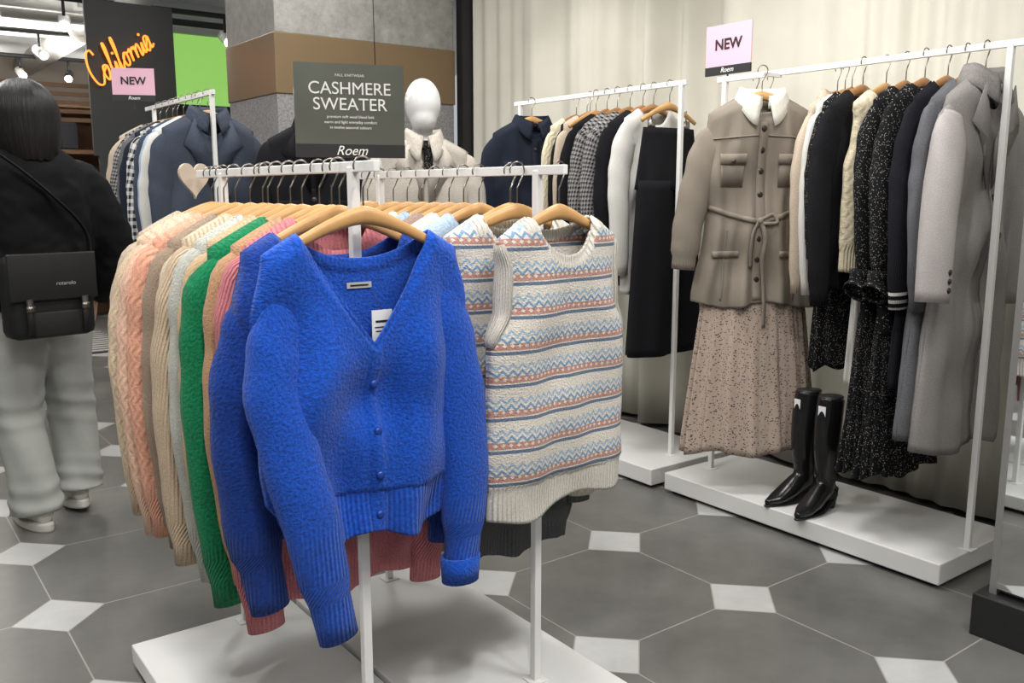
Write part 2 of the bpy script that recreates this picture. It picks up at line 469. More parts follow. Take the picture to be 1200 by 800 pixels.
# hero blue cardigan
M_blue=fabric('royal_blue_knit',(.005,.066,.42),kind='boucle',bump=.95,var=.22,scale=150,sheen=.14)
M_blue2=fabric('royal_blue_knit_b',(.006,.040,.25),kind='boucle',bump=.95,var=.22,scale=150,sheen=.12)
M_bbtn=plain('blue_button',(.01,.05,.30),.3)
PB=dict(L=.745,prof=[(0,.212),(.2,.236),(.7,.232),(.86,.222),(1,.19)],nw=.145,nd=.215,bd=.05,v=True,T=.034,rib=.085,A=.028,ph=2.2,NU=96,NV=90,nband=.014,brib=.3,hrib=.8,placket=.013,pinch=.09,kf=6)
def ex_blue(mb,P,e):
    for z in (-.43,-.525,-.615,-.70): button(mb,.0,z,P,.0060,1,.0050)
M_lab=plain('label_grey',(.40,.40,.40),.7)
e=garment('cardigan',(.835,1.60,1.35),M_blue,PB,extra=ex_blue,mats2=[M_bbtn],solid=.006,hw=.185,
  sl_kw=dict(ra=(.052,.060,.058,.055,.046),rb=(.008,.024,.034,.034,.03),cuff=.13,fold=.13),
  sl_pts=([(.135,.0,-.25),(.178,-.002,-.31),(.200,-.016,-.43),(.164,-.05,-.65),(.112,-.06,-.925)],[(.14,0,-.25),(.182,0,-.31),(.214,-.005,-.46),(.224,-.012,-.68),(.212,-.012,-.905)]))
mb=MB(); mb.box((0,.028,-.235),(.055,.002,.012)); mb.box((0,.0265,-.235),(.040,.001,.003),1); mb.build('neck_label',[M_lab,M_blktxt],e,smooth=False)
mb=MB(); mb.box((.035,-.0,-.325),(.046,.002,.080)); 
for k in range(9): mb.box((.022+k*.0033,-.0015,-.352),(.0017,.001,.014),1)
mb.box((.035,-.0015,-.308),(.03,.001,.004),1); mb.box((.035,-.0015,-.320),(.034,.001,.002),1); mb.box((.035,-.0015,-.328),(.03,.001,.002),1)
mb.tube([(.035,0,-.286),(.02,.015,-.245)],.0007,4,1); mb.build('price_tag',[M_paper,M_blktxt],e,smooth=False)
mb=MB(); mb.tube([(.211,-.012,-.908),(.212,-.012,-.85)],[(.041,.029),(.045,.032)],20,0,ref=(0,1,0),cap=False); mb.build('turned_cuff',M_blue,e,solid=.008)

P2=dict(PB); P2.update(ph=4.1,NU=40,NV=40,placket=0)
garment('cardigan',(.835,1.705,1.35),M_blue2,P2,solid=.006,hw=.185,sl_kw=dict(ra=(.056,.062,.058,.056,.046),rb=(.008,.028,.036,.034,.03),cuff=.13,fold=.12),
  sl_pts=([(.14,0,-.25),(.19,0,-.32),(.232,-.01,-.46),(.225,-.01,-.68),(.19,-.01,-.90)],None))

# rack 1 sweaters near->far
F={}
def fab(k,col,**kw):
    F[k]=fabric(k,col,**kw); return F[k]
r1=[('sweater',1.77,fab('dusty_pink_knit',(.52,.17,.19),kind='ribbed'),dict(L=.93,SL=.97)),
('sweater',1.83,fab('camel_knit',(.42,.25,.14)),dict(L=.80,SL=.88)),
('sweater',1.89,fab('green_knit',(.004,.18,.07),kind='boucle',bump=.9,scale=140,var=.2),dict(L=.93,SL=.95,W=.014)),
('sweater',1.955,fab('tan_knit',(.50,.35,.21)),dict(L=.85,SL=.92)),
('sweater',2.02,fab('pale_grey_knit',(.42,.43,.39)),dict(L=.86,SL=.94)),
('sweater',2.085,fab('beige_knit',(.52,.40,.28),kind='ribbed'),dict(L=.86,SL=.92)),
('sweater',2.155,fab('ecru_knit',(.56,.46,.34)),dict(L=.84,SL=.92)),
('sweater',2.225,fab('taupe_knit',(.27,.205,.15)),dict(L=.84,SL=.92,W=.012)),
('sweater',2.30,fab('peach_knit',(.64,.32,.22),kind='cable'),dict(L=.83,SL=.92,W=.01)),
('sweater',2.375,fab('cream_pink_knit',(.64,.42,.31),kind='cable'),dict(L=.83,SL=.93,W=.015)),
('sweater',2.45,fab('cream_beige_knit',(.56,.44,.31),kind='cable'),dict(L=.83,SL=.90,W=.015)),
('sweater',2.53,fab('oat_knit',(.48,.39,.30)),dict(L=.82,SL=.90))]
for nme,y,mt,k in r1:
    W=k.pop('W',0); 
    P=SW(**k); P['prof']=[(0,.20+W),(.3,.23+W),(.9,.235+W),(1,.225+W)]; P['T']=.026
    garment(nme,(.84+random.uniform(-.010,.010),y,1.35),mt,P,rz=random.uniform(-.06,.06),wood=M_wood)

# vest
M_vest=fabric('fair_isle_knit',CR,pat=pat_fair,bump=.8,var=.08,scale=230)
M_cream=fabric('cream_rib',(.64,.60,.53),kind='knit',bump=.8)
PV=dict(L=.78,prof=[(0,.19),(.10,.176),(.24,.180),(.38,.218),(.6,.222),(1,.225)],nw=.10,nd=.085,bd=.03,T=.04,rib=.065,A=.012,ph=1.0,NU=80,NV=90,nband=.028,pinch=.03,kf=5,sag=.015)
def ex_vest(mb,P,e):
    for s in(-1,1):
        pf=[]
        for i in range(17):
            v=.015+i/16*.355; wv=prof(P['prof'],v); z=(hang_z(.19)+.008)*(1-v)-P['L']*v
            pf.append((s*(wv-.004),0,z))
        mb.tube(pf,[(.009,.012+.016*math.sin(i/16*pi)**.7) for i in range(17)],12,1,ref=(0,1,0),ribf=lambda t:1)
garment('knit_vest',(1.335,1.60,1.35),M_vest,PV,sleeves=False,extra=ex_vest,mats2=[M_cream],rz=.10,solid=.006,hw=.17)
M_fair2=fabric('nordic_knit',CR,pat=pat_fair,bump=.8,var=.1)
r2=[('knit_vest',1.70,M_fair2,dict(L=.78,vest=1,rz=-.1,dx=-.03)),
('cardigan',1.765,fab('cream_cable',(.62,.58,.48),kind='cable'),dict(L=.80,SL=.85,v=True,nd=.2)),
('sweater',1.835,fab('charcoal_knit',(.085,.085,.09)),dict(L=1.0,SL=.9,dx=.05)),
('cardigan',1.90,fab('ice_blue_knit',(.36,.46,.58)),dict(L=.8,SL=.9)),
('sweater',1.97,fab('ivory_knit',(.62,.58,.50),kind='ribbed'),dict(L=.8,SL=.88)),
('sweater',2.04,fab('mushroom_knit',(.27,.19,.15)),dict(L=1.03,SL=1.0)),
('sweater',2.11,fab('blue_marl_knit',(.28,.37,.50)),dict(L=.8,SL=.9)),
('sweater',2.18,F['cream_cable'],dict(L=.8,SL=.9)),
('sweater',2.26,F['beige_knit'],dict(L=.8,SL=.9)),
('sweater',2.34,fab('rose_beige_knit',(.38,.22,.18)),dict(L=1.0,SL=1.0)),
('sweater',2.42,F['tan_knit'],dict(L=.8,SL=.9)),
('sweater',2.50,F['camel_knit'],dict(L=.8,SL=.9))]
for nme,y,mt,k in r2:
    v_=k.pop('vest',0); rz=k.pop('rz',random.uniform(-.05,.05)); dx=k.pop('dx',0)
    P=SW(**k) if not v_ else dict(PV,ph=3,NU=40,NV=50)
    if not v_: P['prof']=[(0,.19),(.3,.205),(.9,.21),(1,.20)]
    garment(nme,(1.32+dx,y,1.35),mt,P,sleeves=not v_,rz=rz,**(dict(extra=ex_vest,mats2=[M_cream]) if v_ else {}))

# ------------------------------------------------------------ right racks
BZ=1.76
M_taupe=fabric('taupe_twill',(.225,.195,.16),kind='woven',bump=.35,scale=420,var=.05)
M_brbtn=plain('brown_button',(.03,.02,.015),.3)
M_shirt=fabric('cream_shirting',(.60,.58,.52),kind='woven',bump=.3,var=.04)
PJ=dict(L=.90,prof=[(0,.205),(.3,.230),(.52,.205),(.60,.205),(1,.25)],nw=.085,nd=.06,bd=.01,T=.042,rib=0,A=.022,ph=.7,NU=90,NV=90,nband=.0,SL=.80,kf=11)
def ex_jacket(mb,P,e):
    collar(mb,P,.045,1,.05,fd=.05)
    strip(mb,[(.0,-.19),(.0,-.88)],.035,P,0,.004,40)
    for z in (-.22,-.30,-.38,-.47,-.64,-.72,-.80): button(mb,0,z,P,.010,2,.007)
    for s in(-1,1):
        strip(mb,[(s*.115-.05,-.335),(s*.115+.05,-.335)],.040,P,0,.008)
        strip(mb,[(s*.115-.045,-.39),(s*.115+.045,-.39)],.10,P,0,.004)
        button(mb,s*.115,-.345,P,.007,2,.012)
        strip(mb,[(s*.13-.055,-.70),(s*.13+.055,-.70)],.025,P,0,.007)
        strip(mb,[(s*.13,-.60),(s*.145,-.88)],.005,P,0,.005,30)
        strip(mb,[(s*.02,-.245),(s*.20,-.26)],.005,P,0,.005)
    strip(mb,[(-.198,-.52),(-.1,-.55),(0,-.57),(.1,-.545),(.198,-.51)],.018,P,0,.009,40)
    strip(mb,[(.0,-.565),(-.03,-.62),(-.035,-.68),(-.028,-.75)],.016,P,0,.012,30)
    strip(mb,[(.0,-.565),(.02,-.64),(.015,-.72),(.026,-.82),(.03,-.99)],.016,P,0,.013,40)
    strip(mb,[(.0,-.565),(.045,-.545),(.06,-.575),(.01,-.58)],.012,P,0,.014)
    mb.ell((0,P['surf'](0,-.57)-.012,-.57),(.012,.009,.012),0)
JR=-.60
ej=garment('belted_jacket',(2.905,2.27,BZ),M_taupe,PJ,extra=ex_jacket,mats2=[M_shirt,M_brbtn],solid=.003,rz=JR,
  sl_kw=dict(ra=(.060,.064,.058,.054),rb=(.014,.036,.038,.036),cuff=.07,fold=.12,SL=.82),
  sl_pts=([(.15,0,-.25),(.196,0,-.29),(.243,-.01,-.42),(.276,-.02,-.60),(.29,-.02,-.76)],[(.15,0,-.25),(.193,0,-.28),(.225,-.01,-.42),(.24,-.02,-.60),(.235,-.02,-.78)]))
def skirt(mb,z0,z1,w0,w1,T0,T1,np_,amp,mat=0,ph=0,x0=0,pleat=0):
    def fn(a,v):
        th=a*2*pi; w=w0+(w1-w0)*v**.8; t=T0+(T1-T0)*v
        k=1+amp*(.3+v)*(math.cos(th*np_+ph+.5*math.sin(v*4))+.4*math.cos(th*np_*.43+ph*2))
        if pleat: k+=pleat*(abs(((th*np_*2/(2*pi))%1)-.5)*2-.5)
        return ((x0+w*k*math.cos(th),t*k*math.sin(th),z0+(z1-z0)*v+.012*v*math.sin(th*5+ph)),(th*w1*.7,(z1-z0)*v),0)
    mb.grid(fn,320,24,mat)
M_floral=fabric('micro_floral_chiffon',(.40,.32,.26),pat=pat_dots((.42,.335,.28),(.07,.04,.04),120,.28),kind='woven',bump=.2,var=.04)
mb=MB(); skirt(mb,-.84,-1.50,.19,.262,.030,.085,16,.05,pleat=.05)
mb.build('pleated_skirt',M_floral,ej,solid=.002)
mb=MB(); mb.box((0,0,0),(.11,.012,.014),0,Matrix.Translation((.055*math.cos(-JR),.055*math.sin(-JR),-.012+.0))@Matrix.Rotation(-JR,4,'Z'))
mb.build('faceout_arm',M_white,ej,smooth=False)

M_grey=fabric('grey_wool',(.235,.22,.215),kind='woven',bump=.5,var=.10,scale=260)
M_greyL=fabric('light_grey_wool',(.36,.335,.33),kind='woven',bump=.5,var=.10,scale=260)
M_blk=fabric('black_jersey',(.010,.010,.012),kind='woven',bump=.4)
M_blkk=fabric('black_knit',(.012,.012,.014),bump=.6)
M_navy=fabric('navy_wool',(.016,.020,.032),kind='woven',bump=.5)
M_dots=fabric('dotted_crepe',(.01,.01,.01),pat=pat_dots((.010,.010,.011),(.50,.48,.45),165,.20),kind='woven',bump=.25,var=.04)
M_stripe=fabric('varsity_stripe',(.015,.015,.02),pat=pat_hstripe((.012,.012,.016),(.65,.63,.6),[-.60,-.625,-.65],.011),bump=.5)
M_whitef=fabric('white_cotton',(.60,.59,.56),kind='woven',bump=.3,var=.05)
M_creamk=fabric('cream_knit',(.60,.53,.38),kind='cable')
M_beigef=fabric('beige_cotton',(.46,.38,.30),kind='woven',bump=.3)
M_hound=fabric('houndstooth',(.1,.1,.1),pat=pat_hound((.30,.29,.28),(.02,.02,.025),.018),kind='woven',bump=.3)
M_gray3=fabric('grey_flannel',(.11,.11,.12),kind='woven')
def ex_coat(mb,P,e):
    collar(mb,P,.05,0,.02,fd=.05)
    for s in(-1,1):
        pts=[(s*.085,-.12),(s*.14,-.24),(s*.11,-.27),(s*.015,-.45)]
        ys=[P['surf'](x,min(z,-.16))-.012 for x,z in pts]
        mb.poly([(x,y,z) for (x,z),y in zip(pts,ys)]+[(s*.01,P['surf'](s*.01,-.3)-.006,-.3)],0)
    strip(mb,[(.015,-.3),(.015,-P['L']+.02)],.004,P,0,.006)
    for z in (-.48,-.60,-.72): button(mb,.05,z,P,.011,1,.008)
def CT(**k):
    d=dict(L=1.3,prof=[(0,.215),(.2,.235),(.5,.235),(1,.285)],nw=.085,nd=.10,bd=.01,T=.045,rib=0,A=.02,SL=.84,NU=40,NV=40,nband=0,kf=8); d.update(k); return d
def rr(name,y,mat,P,x=3.01,z=BZ,**kw):
    return garment(name,(x+random.uniform(-.006,.006),y,z),mat,P,wood=kw.pop('wood',random.choice([M_wood,M_wood2])),**kw)
ec=rr('wool_coat',1.475,M_grey,CT(L=1.31,ph=1.,prof=[(0,.205),(.2,.22),(.5,.22),(1,.26)]),extra=ex_coat,mats2=[M_brbtn],rz=-.05,
  sl_pts=([(.15,0,-.24),(.20,-.01,-.28),(.24,-.03,-.42),(.265,-.04,-.62),(.28,-.045,-.78)],None),
  sl_kw=dict(ra=(.066,.065,.06,.055),rb=(.016,.04,.035,.032),cuff=0,fold=.05,mat=0))
mb=MB()
C=cat([(-.185,-.010,-.225),(-.215,-.02,-.30),(-.25,-.035,-.43),(-.275,-.045,-.62),(-.292,-.05,-.80)],20)
mb.tube(C,[(lerpl([.045,.070,.070,.066,.062],i/20),lerpl([.022,.040,.046,.044,.042],i/20)) for i in range(21)],24,0,ref=(0,1,0),cap=False,mod=lambda t,th:1+.05*math.sin(3*th+t*8))
for k in range(3): mb.tube([(-.275,-.082,-.76+k*.028),(-.275,-.095,-.76+k*.028)],.008,10,1)
mb.build('coat_sleeve',[M_greyL,M_black],ec,solid=.004)
rr('wool_coat',1.54,M_gray3,CT(L=1.28),rz=.03)
rr('knit_dress',1.60,M_stripe,SW(L=1.12,SL=.84,rib=.0,prof=[(0,.20),(.3,.22),(.6,.21),(1,.24)],A=.02),rz=.0)
def ex_tier(mb,P,e): 
    skirt(mb,-.88,-1.42,.18,.215,.04,.06,13,.06,0,1)
    skirt(mb,-1.22,-1.44,.205,.23,.055,.07,17,.07,0,2)
    for s in(-1,1): mb.tube(cat([(s*.225,-.01,-.72),(s*.23,-.01,-.78),(s*.245,-.01,-.80)],8),[(.036,.026)]*4+[(.048,.04)]*5,16,0,ref=(0,1,0),cap=False)
rr('floral_dress',1.675,M_dots,SW(L=.95,SL=.74,rib=0,prof=[(0,.19),(.3,.21),(.7,.18),(1,.19)],A=.02,nband=.03,nd=.03),extra=ex_tier)
rr('floral_dress',1.755,M_dots,SW(L=.95,SL=.74,rib=0,prof=[(0,.19),(.3,.21),(.7,.18),(1,.19)],A=.02,nd=.03),extra=ex_tier,x=3.03)
def ex_ws(mb,P,e): skirt(mb,-.6,-1.16,.12,.14,.03,.04,9,.06,1,1,x0=.02)
rr('knit_vest',1.84,M_creamk,dict(PV,L=.72,NU=40,NV=40,ph=2,T=.035),sleeves=False,extra=ex_ws,mats2=[M_whitef],x=3.04)
rr('cardigan',1.915,M_blkk,SW(L=.80,SL=.86,prof=[(0,.20),(.3,.22),(.9,.225),(1,.215)]),x=3.02)
def ex_bs(mb,P,e): skirt(mb,-.6,-1.12,.13,.15,.03,.04,9,.06,0,1)
NR=[(0,.17),(.3,.175),(1,.17)]
NK=dict(ra=(.052,.052,.046,.04),rb=(.012,.028,.026,.024))
rr('floral_dress',1.985,M_dots,SW(L=.7,SL=.7,rib=0,prof=NR),extra=ex_bs,x=3.06,sl_kw=NK)
rr('blouse',2.04,M_whitef,SW(L=.84,SL=.84,rib=0,A=.02,prof=NR),x=3.10,sl_kw=NK)
rr('blouse',2.09,M_beigef,SW(L=.82,SL=.84,rib=0,A=.02,prof=NR),x=3.13,extra=lambda mb,P,e:collar(mb,P,.035,0,.03),sl_kw=NK)
rr('shirt',2.41,M_beigef,SW(L=.80,SL=.84,rib=0,A=.02,prof=NR),x=3.13,sl_kw=NK)
rr('blouse',2.47,M_whitef,SW(L=.80,SL=.84,rib=0,A=.02,prof=NR),x=3.12,sl_kw=NK)

# rack 2 right
def trousers(name,loc,mat,L,w=.16,rz=0):
    e=empty(name,loc,rz); mb=MB(); ph=random.uniform(0,6)
    def fnb(a,v):
        th=a*2*pi; k=1+.05*math.cos(th*7+ph)*(.3+v)
        return ((w*(.86+.2*v)*k*math.cos(th),(.035+.02*v)*k*math.sin(th),-.19-.27*v),(th*w,-v*.27),1 if v<.12 else 0)
    mb.grid(fnb,80,10)
    for s in(-1,1):
        def fl_(a,v):
            th=a*2*pi; k=1+.08*math.cos(th*5+ph+s)*(.4+.6*v)
            x=s*(w*.5+.012*v)+w*(.56+.16*v)*k*math.cos(th)
            return ((x,(.05+.025*v)*k*math.sin(th)+.01*s,-.42-(L-.42)*v),(th*w,-v*L),0)
        mb.grid(fl_,60,20)
    mb.build('trouser_legs',mat,e,solid=.003); hanger(e,.17,M_wood,clips=True); return e
X2=dict(x=3.02,z=1.77)
trousers('trousers',(3.02,2.86,1.77),M_blk,1.2,.18)
rr('blouse',2.96,M_whitef,SW(L=.92,SL=.84,rib=0,A=.02,prof=[(0,.18),(.3,.185),(1,.19)]),**X2)
rr('coat',3.03,M_blk,SW(L=.9,SL=.8,rib=0),**X2)
rr('tweed_jacket',3.11,M_hound,SW(L=.76,SL=.80,rib=0,T=.04),**X2)
rr('tweed_jacket',3.19,M_hound,SW(L=.74,SL=.80,rib=0,T=.04),**X2)
rr('jacket',3.27,M_blk,SW(L=.76,SL=.8,rib=0),**X2)
trousers('trousers',(3.02,3.345,1.77),M_beigef,.86,.15)
rr('blouse',3.42,M_beigef,SW(L=.72,SL=.8,rib=0,prof=NR),x=3.05,z=1.77,sl_kw=NK)
rr('jacket',3.50,M_blk,SW(L=.72,SL=.8,rib=0,prof=NR),x=3.10,z=1.77,sl_kw=NK)
rr('cardigan',3.60,M_creamk,SW(L=.75,SL=.8,rib=.05,prof=NR),x=3.12,z=1.77,sl_kw=NK)
def ex_nj(mb,P,e):
    collar(mb,P,.04,0,.04,fd=.05); strip(mb,[(0,-.2),(0,-.66)],.04,P,0,.008)
    for z in (-.25,-.36,-.47): button(mb,0,z,P,.008,1,.012)
    for s in(-1,1): strip(mb,[(s*.12-.05,-.33),(s*.12+.05,-.33)],.04,P,0,.01)
rr('jacket',3.82,M_navy,SW(L=.68,SL=.74,rib=0,T=.05,A=.02),x=3.0,z=1.77,extra=ex_nj,mats2=[M_brbtn],rz=-.3)

# rack 3
M_den=fabric('blue_grey_wool',(.052,.062,.086),kind='woven',bump=.5,var=.12)
M_lblue=fabric('pale_blue_shirting',(.32,.40,.50),kind='woven',bump=.3)
M_ging=fabric('gingham',(.5,.5,.5),pat=pat_gingham((.62,.61,.6),(.015,.02,.03),.035),kind='woven',bump=.3)
def r3(n,y,m_,P,**kw): rr(n,y,m_,P,x=1.47,z=1.76,**kw)
r3('wool_coat',4.36,M_den,CT(L=1.0,T=.05,prof=[(0,.215),(.2,.235),(1,.26)],A=.014),extra=ex_coat,mats2=[M_brbtn])
r3('shirt',4.46,M_whitef,SW(L=.85,SL=.84,rib=0)); r3('shirt',4.54,M_lblue,SW(L=.85,SL=.84,rib=0))
r3('jacket',4.62,M_den,SW(L=.8,SL=.84,rib=0)); r3('shirt',4.72,M_ging,SW(L=.95,SL=.9,rib=0,T=.04))
r3('jacket',4.82,M_navy,SW(L=.9,SL=.86,rib=0)); r3('jacket',4.92,M_gray3,SW(L=.9,SL=.86,rib=0))
r3('shirt',5.02,M_hound,SW(L=.8,SL=.86,rib=0)); r3('sweater',5.14,M_beigef,SW(L=.85,SL=.86,rib=0))

# ------------------------------------------------------------ signs
def card(name,loc,rz,w,h,strip_h,mat,lines,post=.06):
    e=empty(name,loc,rz); mb=MB()
    mb.box((0,0,h/2),(w,.004,h),0); mb.box((0,0,-strip_h/2),(w,.010,strip_h),1)
    mb.cyl((0,0,-strip_h-post),(0,0,-strip_h+.002),.004,8,1)
    mb.build('card_board',[mat,M_black],e,smooth=False)
    for l in lines:
        t,s,z,mt,sp_=l[:5]; text(t,s,e,(0,-.0065 if z<0 else -.0035,z),(pi/2,0,0),mt,space=sp_,shear=l[5] if len(l)>5 else 0,bevel=l[6] if len(l)>6 else 0)
    return e
card('new_arrival_sign',(3.01,2.53,1.815),-pi/2,.235,.165,.035,M_pink,[('NEW',.060,.085,M_blktxt,1,0,.0012),('Roem',.028,-.017,M_txtw,1,.3)],.03)
card('new_arrival_sign',(1.41,5.40,1.835),-.45,.225,.145,.035,M_pink,[('NEW',.058,.075,M_blktxt,1,0,.0012),('Roem',.026,-.017,M_txtw,1,.3)],.04)
e=card('sweater_sign',(1.30,2.56,1.445),-.32,.335,.24,.04,M_sign,[('FALL KNITWEAR',.011,.205,M_txtw,1.1),('CASHMERE',.052,.165,M_txtw,.98),('SWEATER',.052,.118,M_txtw,1.0),
 ('premium soft wool blend knit',.012,.082,M_txtw,1),('warm and light everyday comfort',.012,.066,M_txtw,1),('in twelve seasonal colours',.012,.050,M_txtw,1),('Roem',.040,-.02,M_txtw,1,.35)],.06)
mb=MB(); mb.tube(cat([(.08,0,.24),(.075,0,.6),(.06,0,1.1),(.06,0,1.65)],12),.0015,6); mb.build('hanging_wire',M_black,e)
e=empty('wooden_heart_tag',(.845,2.66,1.35),.25); mb=MB(); pts=[]
for i in range(40):
    t=i/40*2*pi; pts.append((.0030*16*math.sin(t)**3,.0035*(13*math.cos(t)-5*math.cos(2*t)-2*math.cos(3*t)-math.cos(4*t))))
mb.poly([(x,-.005,z-.01) for x,z in pts]); mb.poly([(x,.005,z-.01) for x,z in pts[::-1]])
for i in range(40):
    a=pts[i];c=pts[(i+1)%40]; mb.poly([(a[0],-.005,a[1]-.01),(c[0],-.005,c[1]-.01),(c[0],.005,c[1]-.01),(a[0],.005,a[1]-.01)])
mb.build('heart_board',plain('pale_wood',(.50,.42,.34),.5,var=.15,vs=20),e,smooth=False)

# ------------------------------------------------------------ mannequins
M_man=plain('mannequin_white',(.70,.70,.70),.25,var=.01)
def mannequin(loc,rz,coatmat,scarf,slv=True):
    e=empty('mannequin',loc,rz)
    mb=MB()
    mb.tube(cat([(0,0,1.60),(0,.005,1.54),(0,0,1.47),(0,0,1.40),(0,0,1.2),(0,0,1.03),(0,0,.9),(0,0,.84)],24),
      [(lerpl([.045,.046,.055,.15,.14,.11,.15,.14],i/24),lerpl([.05,.05,.055,.085,.10,.085,.10,.09],i/24)) for i in range(25)],20,ref=(0,1,0))
    mb.ell((0,-.010,1.685),(.080,.098,.108),0,28,20)
    mb.ell((0,-.028,1.625),(.060,.074,.075),0,28,20)
    mb.build('body_shell',M_man,e,remesh=.009)
    mb=MB()
    for s in(-1,1):
        mb.tube([(s*.08,0,.9),(s*.085,-.01,.5),(s*.09,.0,.12),(s*.09,0,.1)],[.085,.06,.05,.05],14)
        mb.tube([(s*.09,.05,.11),(s*.09,-.05,.10),(s*.09,-.15,.095)],[(.035,.03),(.04,.03),(.03,.02)],12)
    mb.build('legs',M_blk,e,remesh=.012)
    mb=MB(); mb.tube([(0,0,-loc[2]),(0,0,.06),(0,0,.075)],[.19,.19,.18],32); mb.build('base_plate',M_white,e)
    c=empty('worn_coat',(0,0,1.635)); c.parent=e
    mb=MB(); P=dict(L=.78,prof=[(0,.20),(.25,.215),(.6,.19),(1,.24)],nw=.075,nd=.08,bd=.0,T=.115,A=.012,ph=1.4,NU=40,NV=36,nband=0)
    cloth_body(mb,P)
    for s in(-1,1): sleeve(mb,s,P,pts=[(.14,0,-.22),(.185,0,-.26),(.225,-.0,-.42),(.24,-.01,-.56),(.24,-.06,-.78)],ra=(.075,.07,.06,.05),rb=(.07,.065,.055,.05),cuff=0)
    collar(mb,P,.045,0,.05,fd=.05)
    for s in (-1,1):
        pts=[(s*.075,-.13),(s*.135,-.22),(s*.105,-.25),(s*.012,-.40)]
        mb.poly([(x,P['surf'](x,min(z,-.17))-.014,z) for x,z in pts]+[(s*.01,P['surf'](s*.01,-.28)-.012,-.24)],0)
    strip(mb,[(0,-.38),(0,-.76)],.03,P,0,.008)
    for z in(-.43,-.52,-.61): button(mb,0,z,P,.011,1,.012)
    for s in(-1,1): strip(mb,[(s*.11-.05,-.45),(s*.11+.05,-.45)],.035,P,0,.012)
    mb.build('coat_cloth',[coatmat,M_brbtn],c,solid=.005)
    if scarf:
        mb=MB(); mb.tube(cat([(.055*math.cos(t),-.0+.062*math.sin(t)-.005,1.51+.008*math.sin(t)) for t in [i*pi/6 for i in range(13)]],40),[(.010,.022)]*41,10)
        mb.tube(cat([(0,-.08,1.50),(.008,-.115,1.47),(.012,-.135,1.38)],12),[(.012+.0008*i,.005) for i in range(13)],10,ref=(0,1,0))
        mb.build('neck_scarf',M_dots,e)
    return e
mannequin((2.13,3.50,0),-.45,fabric('pale_beige_tweed',(.47,.43,.38),kind='woven'),True)
mannequin((1.80,3.93,.06),-.45,M_blk,False)

# ------------------------------------------------------------ boots
def boot(loc,rz):
    e=empty('tall_boot',loc,rz)
    mb=MB()
    mb.tube(cat([(-.01,0,.44),(0,0,.36),(.005,0,.24),(-.005,0,.13),(-.0,0,.08)],16),[(lerpl([.056,.058,.054,.043,.045],i/16),lerpl([.048,.050,.046,.036,.034],i/16)) for i in range(17)],18)
    mb.tube(cat([(-.045,0,.085),(.02,0,.075),(.08,0,.048),(.14,0,.026),(.195,0,.018)],16),[(lerpl([.028,.034,.040,.036,.010],i/16),lerpl([.03,.046,.036,.022,.012],i/16)) for i in range(17)],18,ref=(0,0,1))
    mb.build('boot_upper',M_blackshine,e,remesh=.006)
    mb=MB(); mb.tube([(-.04,0,.075),(-.045,0,.03),(-.042,0,0.0)],[(.03,.03),(.022,.02),(.02,.018)],12)
    def sole(u,v):
        x=-.07+u*.265; w=.034*math.sin(pi*min(1,(u*.86+.12)))**.6; z=.045*max(0,1-u*1.9)**1.3
        return ((x,(v*2-1)*w,z+.004),(u,v),0)
    mb.grid(sole,24,4); mb.build('heel_and_sole',M_black,e,solid=.007)
    mb=MB(); mb.tube([(-.01,0,.441),(-.01,0,.446)],[(.05,.044),(.05,.044)],18); mb.build('boot_opening',M_black,e)
    mb=MB(); mb.box((.052,.0,.39),(.002,.03,.05)); mb.build('boot_tag',M_paper,e,smooth=False)
    return e
boot((2.985,2.05,.09),math.radians(172)); boot((2.955,1.93,.09),math.radians(184))

# ------------------------------------------------------------ mirror
e=empty('standing_mirror',(2.65,.78,0))
m,nt,b=new_mat('mirror_glass'); b.inputs['Metallic'].default_value=1; b.inputs['Roughness'].default_value=.02
tcn=nt.nodes.new('ShaderNodeTexCoord').outputs['Object']; nt.links.new(MIX(nt,NOISE(nt,tcn,2),(.78,.80,.80),(.80,.82,.82)),b.inputs['Base Color'])
mb=MB(); mb.box((-.018,0,1.1),(.004,.70,1.9)); mb.build('mirror_glass',m,e,smooth=False)
M_alu=plain('brushed_aluminium',(.45,.45,.44),.35,.8,var=.05)
mb=MB()
for s in(-1,1): mb.box((0,s*.36,1.08),(.04,.022,1.98))
mb.box((0,0,2.08),(.04,.74,.03)); mb.box((.015,0,1.08),(.012,.7,1.9)); mb.build('frame',M_alu,e,smooth=False,bevel=.002)
mb=MB(); mb.box((0,0,.065),(.12,.80,.13)); mb.build('base',M_black,e,smooth=False,bevel=.004)

# ------------------------------------------------------------ far background
e=empty('digital_signboard',(3.25,8.6,0))
mb=MB(); mb.box((0,0,1.42),(2.3,.12,2.84)); mb.build('dark_partition',M_darkwall,e,smooth=False,bevel=.01)
M_green=plain('green_screen_image',(.1,.2,.05),.5,emit=(.30,.62,.13),es=.85,var=.1)
mb=MB(); mb.box((-.32,-.075,2.41),(1.26,.02,.70)); mb.build('screen_frame',M_black,e,smooth=False)
mb=MB(); mb.box((-.32,-.087,2.41),(1.20,.008,.64)); mb.build('screen',M_green,e,smooth=False)
M_glow=plain('lit_white',(1,1,1),.5,emit=(1,1,.95),es=1.2)
text('WINTER',.12,e,(.08,-.095,2.36),(pi/2,0,0),M_glow)
